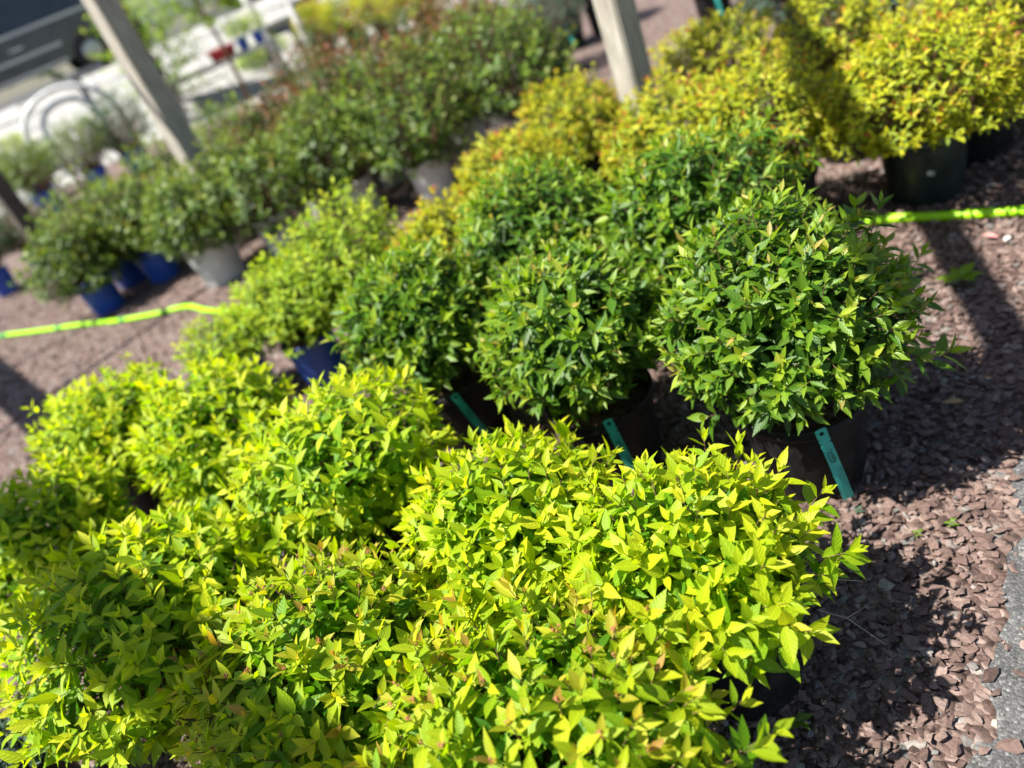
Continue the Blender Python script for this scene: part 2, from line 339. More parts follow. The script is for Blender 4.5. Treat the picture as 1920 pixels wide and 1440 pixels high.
def stones(name, XY, Z, size, r, label=None):
    n = len(XY); Vs, Ts, tn = [], [], []; off = 0
    which = r.integers(0, len(ST), n)
    for k, (tv, tf) in enumerate(ST):
        ids = np.nonzero(which == k)[0]; m = len(ids)
        if not m: continue
        a = r.uniform(0, 2 * np.pi, m); sx = size[ids] * r.uniform(.8, 1.35, m); sy = size[ids] * r.uniform(.55, .95, m); sz = size[ids] * r.uniform(.28, .5, m)
        v = tv[None] * np.stack([sx, sy, sz], 1)[:, None]
        tx, ty = r.normal(0, .22, m)[:, None], r.normal(0, .22, m)[:, None]
        z = v[..., 2] + v[..., 0] * tx + v[..., 1] * ty
        c, s = np.cos(a)[:, None], np.sin(a)[:, None]
        w_ = np.stack([v[..., 0] * c - v[..., 1] * s + XY[ids, 0:1], v[..., 0] * s + v[..., 1] * c + XY[ids, 1:2], z + Z[ids][:, None]], -1)
        Vs.append(w_.reshape(-1, 3)); Ts.append((tf[None] + (np.arange(m) * len(tv))[:, None, None]).reshape(-1, 3) + off); off += m * len(tv)
        t = np.clip(r.beta(1.5, 1.35, m) * .84, 0, 1); sp = r.random(m); t = np.where(sp > .94, r.uniform(.86, 1.0, m), t)
        tn.append(np.repeat(t, len(tv)))
    me = np_mesh(name, np.concatenate(Vs), None, np.concatenate(Ts), smooth=False, attrs={'tint': np.concatenate(tn)})
    o = link(name, me, M['gravel']); return tag(o, label, 'gravel', kind='stuff')

def border_side(XY):      # >0 on the asphalt
    return (XY[:, 0] - e0.x) * nv.x + (XY[:, 1] - e0.y) * nv.y

g = np.random.default_rng(21)
n = 30000
XY = np.stack([g.uniform(-0.35, 2.35, n), g.uniform(0.42, 2.75, n)], 1)
sd = border_side(XY)
keep = (sd < -0.07) | ((sd < 0.11) & (g.random(n) < np.exp(-(sd + 0.07) * 24) * 0.6)) | ((sd < 0.6) & (g.random(n) < 0.008))
XY = XY[keep]; n = len(XY); sz = g.gamma(5, 1 / 5, n).clip(.4, 1.9) * 0.0106
stones('gravel', XY, sz * .25 + g.uniform(0, 0.008, n) * (border_side(XY) < -0.02) + 0.006 * (border_side(XY) > -0.02), sz, g, 'reddish brown crushed stone gravel around the front pots')
n = 26000
XY = np.concatenate([np.stack([g.uniform(-2.6, -0.2, n // 2), g.uniform(0.6, 3.2, n // 2)], 1), np.stack([g.uniform(-5.0, 0.3, n // 2), g.uniform(3.0, 7.0, n // 2)], 1)])
sz = g.gamma(9, 1 / 9, n) * 0.0125
stones('gravel', XY, sz * .2 + g.uniform(0, .004, n), sz, g, 'reddish brown crushed stone gravel between the rows further back')

# ------------------------------------------------------------------ leaves
def leaf_templates(st, n=4, seed=1):
    """leaf along +Y (0..1), across X (-.5...5), thickness Z; st = stations (t, half width)"""
    r = np.random.default_rng(seed); out = []
    for k in range(n):
        fold = r.uniform(.12, .42); curl = r.uniform(-.02, .24); tw = r.uniform(-.12, .12); side = r.uniform(-.06, .06)
        V = [(0, 0, 0)]; UV = [(.5, 0)]
        for t, h in st:
            zc = -curl * t * t
            for x in (-h, 0, h):
                V.append((x + side * math.sin(t * 3), t, zc + abs(x) * fold * .5 + x * tw)); UV.append((x + .5, t))
        V.append((side * .3, 1, -curl)); UV.append((.5, 1))
        T = [(0, 2, 1), (0, 3, 2)]; Q = []
        for i in range(len(st) - 1):
            a = 1 + i * 3; Q += [(a, a + 1, a + 4, a + 3), (a + 1, a + 2, a + 5, a + 4)]
        a = 1 + (len(st) - 1) * 3; e = len(V) - 1; T += [(a, a + 1, e), (a + 1, a + 2, e)]
        out.append((np.array(V, float), np.array(Q, int).reshape(-1, 4), np.array(T, int), np.array(UV, float)))
    return out
TPL = {'hi': leaf_templates([(.09, .15), (.25, .38), (.44, .48), (.66, .36), (.85, .15)], 6, 1),
       'mid': leaf_templates([(.24, .38), (.60, .44)], 4, 2),
       'lo': leaf_templates([(.45, .5)], 4, 3)}

def unit(v): return v / np.maximum(np.linalg.norm(v, axis=-1, keepdims=True), 1e-9)

UPV = unit(np.array([-0.35, -0.1, 1.0]))

def gen_crown(r, zc, R, nshoot, per=13, L0=.052, wr=.46, spacing=.012, up=.6, low=-.5, lump=.16, tipbias=6.0, bud=0.0, inner=500,
              soil=.22, droop=.15, longp=.06, squash=None, face=.5, jit=.055):
    """shoots on a lumpy dome; returns leaf arrays and stem polylines, local to the pot's base"""
    i = np.arange(nshoot) + .5
    z = 1 - i / nshoot * (1 - low); ph = i * 2.39996 + r.uniform(0, 6)
    rr = np.sqrt(np.maximum(0, 1 - z * z)); D = np.stack([rr * np.cos(ph), rr * np.sin(ph), z], 1)
    D = unit(D + r.normal(0, .09, D.shape))
    lob = unit(r.normal(0, 1, (11, 3)) + [0, 0, .5]); amp = r.uniform(-lump, lump, 11)
    fac = .96 + (amp[None] * np.exp(7 * (D @ lob.T - 1))).sum(1) + r.normal(0, jit, nshoot)
    fac += np.where(r.random(nshoot) < longp, r.uniform(.08, .26, nshoot), 0)
    R = np.array(R); C = np.array([0, 0, zc]); tip = C + D * R * fac[:, None]
    tip[:, 2] = np.maximum(tip[:, 2], soil - .09)
    d = unit(D * [1, 1, .8] + np.array([0, 0, up]) + r.normal(0, .22, D.shape))
    base = np.concatenate([D[:, :2] * r.uniform(.01, .07, (nshoot, 1)), np.full((nshoot, 1), soil)], 1)
    Ls = per * spacing
    sh = tip - d * Ls; sh[:, 2] = np.maximum(sh[:, 2], soil - .02)
    mid = base * .45 + sh * .55 + D * .02 + np.array([0, 0, .015])
    stems = np.stack([base, mid, sh, (sh + tip) / 2 + r.normal(0, .004, tip.shape), tip], 1)
    u = unit(np.cross(d, np.array([.31, .2, .93]))); v = np.cross(d, u)
    P, A, NN, LL, TT = [], [], [], [], []
    ph0 = r.uniform(0, 6.28, nshoot); vig = r.uniform(.8, 1.15, nshoot); young = r.normal(0, .1, nshoot); budm = r.random(nshoot) < bud
    for j in range(per):
        az = ph0 + j * 2.39996 + r.normal(0, .2, nshoot)
        e = np.cos(az)[:, None] * u + np.sin(az)[:, None] * v
        th = np.radians(20 + 54 * min(1, j / 4.5) + r.normal(0, 9, nshoot))[:, None]
        a = d * np.cos(th) + e * np.sin(th); a[:, 2] -= droop * j / per; a = unit(a)
        nn = d * np.sin(th) - e * np.cos(th); nn = nn * (1 - face) + UPV * face + r.normal(0, .16, nn.shape)
        nn = unit(nn - a * (nn * a).sum(1, keepdims=True))
        s = Ls * ((j + .1) / per) ** 1.45; q = s / Ls
        p = np.where(q < .5, (1 - 2 * q) * stems[:, 4] + 2 * q * stems[:, 3], (2 - 2 * q) * stems[:, 3] + (2 * q - 1) * stems[:, 2])
        sizef = (.5 + .5 * min(1, (j + .3) / 3.0)) * (1 if j < per * .7 else .82)
        keep = r.random(nshoot) < (1.0 if j < per * .75 else .8)
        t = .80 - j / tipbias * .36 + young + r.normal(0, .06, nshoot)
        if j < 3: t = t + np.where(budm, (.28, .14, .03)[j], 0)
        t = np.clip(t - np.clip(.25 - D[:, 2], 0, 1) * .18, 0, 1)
        l = L0 * sizef * vig * r.uniform(.78, 1.18, nshoot)
        P.append(p[keep]); A.append(a[keep]); NN.append(nn[keep]); LL.append(l[keep]); TT.append(t[keep])
    if inner:
        q = unit(r.normal(0, 1, (inner, 3)) + [0, 0, .25]); f_ = r.uniform(.3, .76, inner)
        p = C + q * R * f_[:, None]; p[:, 2] = np.maximum(p[:, 2], soil - .03)
        a = unit(q + r.normal(0, .7, q.shape)); nn = UPV + r.normal(0, .5, q.shape); nn = unit(nn - a * (nn * a).sum(1, keepdims=True))
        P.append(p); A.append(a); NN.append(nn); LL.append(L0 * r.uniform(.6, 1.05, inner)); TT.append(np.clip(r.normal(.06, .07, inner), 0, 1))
    P, A, NN, LL, TT = map(np.concatenate, (P, A, NN, LL, TT))
    W = LL * wr * r.uniform(.85, 1.15, len(LL))
    return dict(P=P, A=A, N=NN, L=LL, W=W, T=TT, R=r.random(len(LL)), K=r.integers(0, 1000, len(LL)), stems=stems)

def leaf_mesh(name, c, sel, lod):
    tp = TPL[lod]; Vs, Qs, Ts, Us, tn, rn = [], [], [], [], [], []; off = 0
    for k, (tv, tq, tt, tu) in enumerate(tp):
        ids = np.nonzero(sel & (c['K'] % len(tp) == k))[0]; m = len(ids)
        if not m: continue
        A, Nn = c['A'][ids], c['N'][ids]; B = np.cross(A, Nn)
        V = c['P'][ids][:, None] + tv[None, :, 0:1] * (B * c['W'][ids][:, None])[:, None] + tv[None, :, 1:2] * (A * c['L'][ids][:, None])[:, None] + tv[None, :, 2:3] * (Nn * c['L'][ids][:, None])[:, None]
        Vs.append(V.reshape(-1, 3)); o_ = (np.arange(m) * len(tv))[:, None, None]
        if len(tq): Qs.append((tq[None] + o_).reshape(-1, 4) + off)
        Ts.append((tt[None] + o_).reshape(-1, 3) + off); Us.append(np.tile(tu, (m, 1)))
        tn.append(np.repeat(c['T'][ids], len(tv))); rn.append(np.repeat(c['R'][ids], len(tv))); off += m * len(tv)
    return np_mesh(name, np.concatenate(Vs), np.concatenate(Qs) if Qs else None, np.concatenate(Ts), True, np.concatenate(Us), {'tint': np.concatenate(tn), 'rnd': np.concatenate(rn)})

def stem_mesh(name, S, r0=.0026, r1=.0008, k=3):
    n, m = S.shape[:2]
    T = unit(np.gradient(S, axis=1)); u = unit(np.cross(T, np.array([.37, .91, .17]))); v = np.cross(T, u)
    rad = np.linspace(r0, r1, m)[None, :, None]
    rings = np.stack([S + (u * math.cos(t) + v * math.sin(t)) * rad for t in [2 * math.pi * q / k for q in range(k)]], 2)   # n,m,k,3
    idx = np.arange(n * m * k).reshape(n, m, k)
    Q = np.stack([idx[:, :-1], np.roll(idx, -1, 2)[:, :-1], np.roll(idx, -1, 2)[:, 1:], idx[:, 1:]], -1).reshape(-1, 4)
    return np_mesh(name, rings.reshape(-1, 3), Q, None, True)

# camera projection for picking which leaves show largest
def project(P):
    q = P - np.array([0, 0, CAM_H]); a = q[:, 0]; b = q[:, 1] * math.sin(PITCH) + q[:, 2] * math.cos(PITCH); c = q[:, 1] * math.cos(PITCH) - q[:, 2] * math.sin(PITCH)
    cr_, sr_ = math.cos(ROLL), math.sin(ROLL)
    x = a * cr_ - b * sr_; y = a * sr_ + b * cr_
    k = FPX * 1024 / 1920 / np.maximum(c, .05)
    return 512 + x * k, 384 - y * k, c

# ------------------------------------------------------------------ pots
def pot_profiles(kind):
    if kind in ('black', 'navy'):
        body = [(.0, .004), (.112, .0), (.116, .012), (.121, .045), (.124, .05), (.1385, .222)]
        rim = [(.1385, .222), (.1465, .2225), (.149, .229), (.149, .247), (.146, .2515), (.1415, .250), (.138, .243), (.134, .20)]
        return body, rim, .133, .208
    if kind == 'blue':
        body = [(.0, .004), (.088, .0), (.092, .01), (.108, .196)]
        rim = [(.108, .196), (.1145, .197), (.116, .203), (.116, .216), (.113, .22), (.109, .218), (.106, .20), (.104, .17)]
        return body, rim, .103, .178
    body = [(.0, .004), (.10, .0), (.104, .012), (.124, .225)]
    rim = [(.124, .225), (.131, .226), (.132, .232), (.132, .25), (.129, .254), (.124, .252), (.121, .235), (.119, .2)]
    return body, rim, .118, .208
POTM = {'black': 'black', 'navy': 'navy', 'blue': 'blue', 'white': 'whitep'}
_pc = {}
def pot_meshes(kind):
    if kind in _pc: return _pc[kind]
    body, rim, sr, sz_ = pot_profiles(kind)
    bm = bmesh.new(); lathe(bm, body[1:], 40); lathe(bm, [(.001, .004), (body[1][0], .0)], 40); mb = bm_mesh('pot', bm)
    bm = bmesh.new(); lathe(bm, rim, 40); mr = bm_mesh('rim', bm)
    bm = bmesh.new(); rings = lathe(bm, [(.001, .012)] + [(sr * q, .012 * (1 - q)) for q in (.2, .4, .6, .8, .93, 1.0)], 30)
    for ring in rings[1:]:
        for v in ring: v.co.z += random.uniform(-.006, .006)
    ms = bm_mesh('soil', bm)
    for me, mt in ((mb, POTM[kind]), (mr, POTM[kind]), (ms, 'soil')):
        me.materials.append(M[mt]); me.polygons.foreach_set('use_smooth', np.ones(len(me.polygons), bool))
    _pc[kind] = (mb, mr, ms, sz_); return _pc[kind]

def add_pot(root, kind, s=1.0):
    mb, mr, ms, sz_ = pot_meshes(kind)
    p = bpy.data.objects.new('pot', mb); COL.objects.link(p); p.parent = root; p.scale = (s, s, s)
    q = bpy.data.objects.new('rim', mr); COL.objects.link(q); q.parent = p
    t = bpy.data.objects.new('soil', ms); COL.objects.link(t); t.parent = root; t.location = (0, 0, sz_ * s); t.scale = (s, s, s)

# ------------------------------------------------------------------ the shrubs
SHRUBS = []
def shrub(name, xy, kind, label, cat='shrub', group=None, pot='black', pots=1.0, lod='hi', mat='lime', keep=0, seed=None, lean=(0, 0), stem='stem', sr=(.0024, .0008), **kw):
    sd_ = len(SHRUBS) * 7 + 100 if seed is None else seed
    c = gen_crown(np.random.default_rng(sd_), **kw)
    if lean != (0, 0):
        zz = np.clip((c['P'][:, 2] - .2) / .3, 0, 1.5)[:, None]; c['P'][:, :2] += zz * np.array(lean)
        zz = np.clip((c['stems'][..., 2] - .2) / .3, 0, 1.5)[..., None]; c['stems'][..., :2] += zz * np.array(lean)
    SHRUBS.append(dict(name=name, xy=xy, label=label, cat=cat, group=group, pot=pot, pots=pots, lod=lod, mat=mat, keep=keep, c=c, stem=stem, sr=sr, rz=0.0))

LIME = dict(zc=.375, R=(.265, .265, .17), nshoot=235, per=13, L0=.051, wr=.40, up=.75, low=-.5, lump=.2, inner=300, face=.36, spacing=.0125, jit=.075)
def lime(**k): d = dict(LIME); d.update(k); return d
GL = 'lime spirea shrubs in black pots'
shrub('potted_spirea', (.195, .955), 'lime', 'lime yellow spirea spilling over the black pot beside the asphalt edge', 'shrub', GL, keep=300, lod='hi', **lime(R=(.20, .19, .125), zc=.355, nshoot=185, L0=.052, low=-.3, longp=.22, lump=.36, jit=.12), lean=(-.03, 0))
shrub('potted_spirea', (-.13, 1.24), 'lime', 'lime spirea directly in front of the green shrub with the fully shown notched tag', 'shrub', GL, keep=300, **lime(R=(.225, .225, .145), zc=.355))
shrub('potted_spirea', (-.46, 1.66), 'lime', 'round lime spirea left of the half hidden teal tag', 'shrub', GL, keep=300, **lime(R=(.27, .27, .2)))
shrub('potted_spirea', (-.88, 2.12), 'lime', 'lime spirea standing in line between two other lime spireas at the row end', 'shrub', GL, keep=200, **lime(R=(.26, .26, .2)))
shrub('potted_spirea', (-1.31, 2.47), 'lime', 'lime spirea last in its row beside open gravel, softly blurred', 'shrub', GL, lod='mid', keep=0, **lime(R=(.24, .24, .19), L0=.046, nshoot=300))
shrub('potted_spirea', (-.17, .73), 'flame', 'large lime spirea with bronze tipped shoots and small pink buds in front row', 'shrub', GL, mat='flame', keep=300, **lime(R=(.27, .25, .14), zc=.36, nshoot=235, L0=.05, bud=.45))
shrub('potted_spirea', (-.54, 1.06), 'flame', 'lime spirea with a few bronze shoots next to the pink budded one', 'shrub', GL, mat='flame', keep=300, **lime(R=(.255, .255, .15), zc=.36, nshoot=225, L0=.05, bud=.25))
shrub('potted_spirea', (-.95, 1.42), 'lime', 'broad lime spirea crossed by a dark beam shadow', 'shrub', GL, keep=300, **lime(R=(.305, .305, .18), zc=.38, low=-.6, nshoot=290, L0=.054))
shrub('potted_spirea', (-1.38, 1.93), 'lime', 'lime spirea at the outer end of the front row', 'shrub', GL, keep=200, **lime(R=(.27, .27, .18)))

GREEN = dict(zc=.46, R=(.25, .25, .215), nshoot=320, per=15, L0=.049, wr=.36, up=.5, low=-.52, lump=.16, inner=800, spacing=.0125, tipbias=3.2, droop=.2, bud=.16, longp=.05, face=.38, jit=.06)
def green(**k): d = dict(GREEN); d.update(k); return d
GG = 'dark green spirea shrubs in black pots'
shrub('green_spirea', (.60, 1.375), 'green', 'dense dark green rounded spirea in black pot nearest the red gravel path', 'shrub', GG, mat='green', keep=300, **green(R=(.262, .258, .222), nshoot=360))
shrub('green_spirea', (.20, 1.70), 'green', 'dark green rounded spirea whose pot carries the notched teal tag', 'shrub', GG, mat='green', keep=300, **green())
shrub('green_spirea', (-.165, 2.13), 'green', 'dark green spirea with a teal tag lying against its shaded pot', 'shrub', GG, mat='green', keep=300, **green(R=(.222, .222, .21), nshoot=300))
shrub('green_spirea', (.66, 2.02), 'green', 'green spirea behind the two tagged dark green ones and before golden shrubs', 'shrub', GG, mat='green', keep=250, **green(R=(.285, .26, .215), L0=.047))
shrub('green_spirea', (.27, 2.32), 'green', 'green spirea between the other green spireas and the golden row', 'shrub', GG, mat='green', lod='mid', keep=150, **green(R=(.27, .27, .22), L0=.046))

GOLD = dict(zc=.42, R=(.25, .25, .2), nshoot=300, per=10, L0=.034, wr=.45, up=.6, low=-.55, lump=.2, inner=300, spacing=.010, bud=.36, jit=.08)
def gold(**k): d = dict(GOLD); d.update(k); return d
GY = 'golden spirea shrubs with orange tips'
for i, (x, y, rr, rz_, lb, pk) in enumerate([
    (1.65, 2.41, .33, .2, 'golden orange tipped spirea in the dark green pot with small white sticker', 'navy'),
    (1.17, 2.55, .25, .23, 'golden spirea between the dark green pot and the green spireas', 'black'),
    (.90, 2.88, .25, .2, 'golden spirea in front of the thick grey timber post', 'black'),
    (-.03, 2.78, .21, .2, 'golden orange tipped spirea behind the dark green shrubs, nearest the white pots', 'black'),
    (.34, 3.14, .25, .19, 'golden spirea leading the row towards the timber post', 'black'),
    (.75, 3.56, .27, .2, 'golden spirea beside the foot of the timber post', 'black'),
    (1.45, 3.55, .29, .24, 'golden spirea half covered by the timber post shadow', 'black'),
    (1.72, 2.98, .24, .24, 'golden spirea crossed by a narrow beam shadow in the back row', 'black'),
    (1.95, 2.55, .31, .22, 'golden red tipped spirea behind the one in the dark green pot', 'black'),
    (2.5, 3.0, .3, .22, 'golden spirea in the last row beside grey green shrubs', 'black')]):
    shrub('golden_spirea', (x, y), 'gold', lb, 'shrub', GY, pot=pk, mat='gold', lod='mid', keep=0, **gold(R=(rr, rr, rz_), nshoot=int(300 * (rr / .25) ** 1.3)), lean=(-.09, -.11) if i == 0 else (0, 0))

PALE = dict(zc=.36, R=(.27, .26, .18), nshoot=300, per=11, L0=.034, wr=.5, up=.7, low=-.4, lump=.3, inner=120, spacing=.012, longp=.15, jit=.1)
def pale(**k): d = dict(PALE); d.update(k); return d
GP = 'loose pale green shrubs in blue pots'
shrub('pale_shrub', (-.70, 2.98), 'pale', 'loose pale green shrub in a blue pot by the bend of the hose', 'shrub', GP, pot='blue', mat='paleg', lod='mid', **pale())
shrub('pale_shrub', (-1.02, 3.05), 'pale', 'small sparse yellow green shrub beside the lime hose', 'shrub', GP, pot='blue', mat='paleg', lod='mid', **pale(R=(.17, .17, .13), zc=.3, nshoot=110, inner=30))
shrub('pale_shrub', (-.42, 3.05), 'pale', 'fuller yellow green shrub touching the golden spirea', 'shrub', GP, pot='blue', mat='paleg', lod='mid', **pale(R=(.25, .25, .2), zc=.42, nshoot=300))

ROSE = dict(zc=.52, R=(.3, .3, .26), nshoot=260, per=11, L0=.044, wr=.6, up=.8, low=-.45, lump=.3, inner=260, spacing=.017, longp=.12, bud=.4, jit=.1, tipbias=5, face=.4)
def rose(**k): d = dict(ROSE); d.update(k); return d
GR = 'rose shrubs in blue and whitish pots'
for i, (x, y, pk, mt, rr, zc_, lb) in enumerate([
    (-2.35, 5.40, 'blue', 'rose', .26, .46, 'loose green rose shrub in the blue pot standing out beyond its row'),
    (-1.97, 5.60, 'blue', 'rose', .27, .48, 'green rose shrub in a blue pot beside the white bucket'),
    (-2.28, 5.84, 'blue', 'rose', .28, .5, 'green rose shrub in a shaded blue pot between two other blue pots'),
    (-1.72, 6.05, 'blue', 'rose', .28, .52, 'green rose shrub in a blue pot half hidden behind the white bucket'),
    (-1.42, 4.98, 'white', 'rose', .26, .5, 'green rose shrub growing in the white bucket by the lime hose'),
    (-.98, 4.98, 'white', 'rose', .30, .52, 'bushy green rose shrub in a tilted looking grey white pot'),
    (-.42, 4.98, 'white', 'rose', .31, .55, 'dark green rose shrub in a whitish pot with its shaded side showing'),
    (.05, 4.72, 'white', 'rose', .31, .55, 'dark green rose shrub in grey pot behind the golden spirea'),
    (-.72, 5.58, 'white', 'rosered', .32, .62, 'red tipped rose shrub in the second rose row near the tall timber post'),
    (-.18, 5.52, 'white', 'rosered', .33, .66, 'red tipped rose shrub in the middle of the rose block'),
    (.38, 5.28, 'white', 'rosered', .33, .64, 'tall reddish tipped rose shrub behind the grey pot'),
    (.75, 4.78, 'white', 'rose', .31, .6, 'dark green rose shrub standing next to the golden row'),
    (-.45, 6.25, 'white', 'rosered', .33, .7, 'red topped rose shrub at the back of the rose block'),
    (.15, 6.15, 'white', 'rosered', .34, .74, 'red topped rose shrub beside a blue green conifer'),
    (.72, 5.9, 'white', 'rosered', .33, .72, 'brownish red rose shrub before the dark conifers'),
    (-1.15, 6.2, 'white', 'rose', .32, .6, 'bright green rose shrub right behind the tall timber post')]):
    shrub('rose_shrub', (x, y), 'rose', lb, 'shrub', GR, pot=pk, pots=1.32 if i == 4 else 1.15 if pk == 'blue' else 1.05, mat=mt, lod='lo', **rose(R=(rr * 1.18, rr * 1.18, rr * .98), zc=zc_ - .04, low=-.75))

# evergreens and fillers further back
EV = dict(zc=.5, R=(.33, .33, .3), nshoot=260, per=9, L0=.04, wr=.35, up=.5, low=-.5, lump=.2, inner=300, spacing=.014, jit=.08)
def ever(**k): d = dict(EV); d.update(k); return d
GE = 'dark evergreen shrubs in black pots'
for i, (x, y, rr, pk, lb, mt) in enumerate([
    (.95, 7.05, .34, 'black', 'blue green conifer shrub at the back beside the red tipped roses', 'bluegreen'),
    (1.32, 6.5, .34, 'black', 'blue green conifer shrub behind the roses, near the timber post', 'bluegreen'),
    (1.72, 7.35, .3, 'black', 'blue green shrub in a black pot with a hanging teal tag', 'bluegreen'),
    (2.1, 7.5, .28, 'black', 'small blue green shrub in a black pot with teal tag beside the post', 'bluegreen'),
    (2.6, 6.2, .28, 'black', 'low grey green shrub in a black pot across the red gravel', 'bluegreen'),
    (2.12, 3.5, .26, 'black', 'grey green shrub standing between the golden spireas', 'bluegreen'),
    (2.25, 4.25, .3, 'black', 'grey green shrub behind the golden spireas', 'bluegreen'),
    (2.95, 5.95, .3, 'black', 'dark shrub in black pot with a teal tag on the far gravel', 'bluegreen'),
    (-3.85, 7.3, .3, 'blue', 'dark evergreen in the outermost blue pot beyond the hose', 'dark'),
    (-3.55, 7.55, .33, 'blue', 'dark evergreen in the blue pot beside the outermost one', 'dark'),
    (-3.9, 11.0, .42, 'blue', 'dusty green shrub in blue pot before the white arch', 'rose'),
    (-3.45, 11.3, .42, 'blue', 'dusty green shrub in blue pot near the tall timber post', 'dark'),
    (-4.6, 10.9, .4, 'blue', 'olive shrub in blue pot at the end of the far row', 'rose'),
    (-5.0, 12.0, .45, 'blue', 'bright green shrub in a blue pot before the white wall', 'paleg')]):
    shrub('evergreen_shrub', (x, y), 'ever', lb, 'shrub', GE if mt == 'bluegreen' else 'shrubs in blue pots beyond the hose', pot=pk, pots=1.0 if y < 9 else 1.35, mat=mt, lod='lo', **ever(R=(rr, rr, rr * .85), zc=.45 if y < 9 else .6, L0=.04 if y < 9 else .055))
shrub('evergreen_shrub', (-1.40, 1.27), 'ever', 'low blue green shrub in the deep shade under the broad lime spirea', 'shrub', GE, mat='bluegreen', lod='mid', **ever(R=(.17, .17, .1), zc=.26, nshoot=150, L0=.03))
for (x, y, rr, lb) in [(-.70, 15.9, .4, 'small straw gold shrub in black pot on the pale yard'), (-.1, 14.0, .5, 'deep golden shrub in a black pot, first of the far gold row'), (.4, 13.2, .5, 'golden yellow shrub in a black pot, second of the far gold row'), (.95, 12.2, .55, 'bright yellow shrub closing the far gold row')]:
    shrub('golden_shrub', (x, y), 'gold', lb, 'shrub', 'golden shrubs on the pale yard', pot='black', pots=1.3, mat='gold', lod='lo', **gold(R=(rr, rr, rr * .7), zc=.62, L0=.07, nshoot=240, spacing=.02, soil=.28, bud=.25))
shrub('brown_shrub', (-.55, 10.6), 'rose', 'thin brown leaved shrub at the rim of the pale yard', 'shrub', None, pot='black', mat='rosered', lod='lo', **rose(R=(.3, .3, .35), zc=.6, nshoot=120))
shrub('grassy_shrub', (-1.99, 15.5), 'pale', 'grassy pale plant in blue pot on the yard, left of its pair', 'plant', 'grassy plants in blue pots', pot='blue', mat='paleg', lod='lo', **pale(R=(.3, .3, .25), zc=.45, L0=.09, wr=.2, nshoot=90))
shrub('grassy_shrub', (-1.62, 15.9), 'pale', 'grassy pale plant in blue pot on the yard, right of its pair', 'plant', 'grassy plants in blue pots', pot='blue', mat='paleg', lod='lo', **pale(R=(.3, .3, .25), zc=.45, L0=.09, wr=.2, nshoot=90))

# which leaves show largest: splat sample points into a depth grid, count the cells each leaf wins
owner, lid, pts = [], [], []
sr_ = np.random.default_rng(4)
for si, s in enumerate(SHRUBS):
    c = s['c']; B = np.cross(c['A'], c['N']); n = len(c['L']); ns = 26 if s['keep'] else 6
    t = sr_.uniform(.05, .95, (n, ns, 1)); x = sr_.uniform(-.42, .42, (n, ns, 1)) * np.sin(t * np.pi) ** .7
    p = c['P'][:, None] + t * (c['A'] * c['L'][:, None])[:, None] + x * (B * c['W'][:, None])[:, None] + np.array([s['xy'][0], s['xy'][1], 0])
    pts.append(p.reshape(-1, 3)); owner.append(np.full(n * ns, si)); lid.append(np.repeat(np.arange(n), ns))
pts, owner, lid = np.concatenate(pts), np.concatenate(owner), np.concatenate(lid)
px, py, pd = project(pts); ok = (px >= 0) & (px < 1024) & (py >= 0) & (py < 768) & (pd > .1)
cell = (py[ok].astype(int) // 2) * 512 + px[ok].astype(int) // 2
order = np.lexsort((pd[ok], cell)); cs = cell[order]; first = np.ones(len(cs), bool); first[1:] = cs[1:] != cs[:-1]
win = np.nonzero(ok)[0][order[first]]
wo, wi = owner[win], lid[win]

LEAFM = {}
def leaf_data(mat, lod, k, tb, rb):
    key = (mat, lod, k, tb, rb)
    if key not in LEAFM:
        tv, tq, tt, tu = TPL[lod][k]; n = len(tv)
        me = np_mesh('leaf', tv, tq if len(tq) else None, tt, True, tu, {'tint': np.full(n, tb / 9), 'rnd': np.full(n, (rb + .5) / 3)})
        me.materials.append(M[mat]); LEAFM[key] = me
    return LEAFM[key]

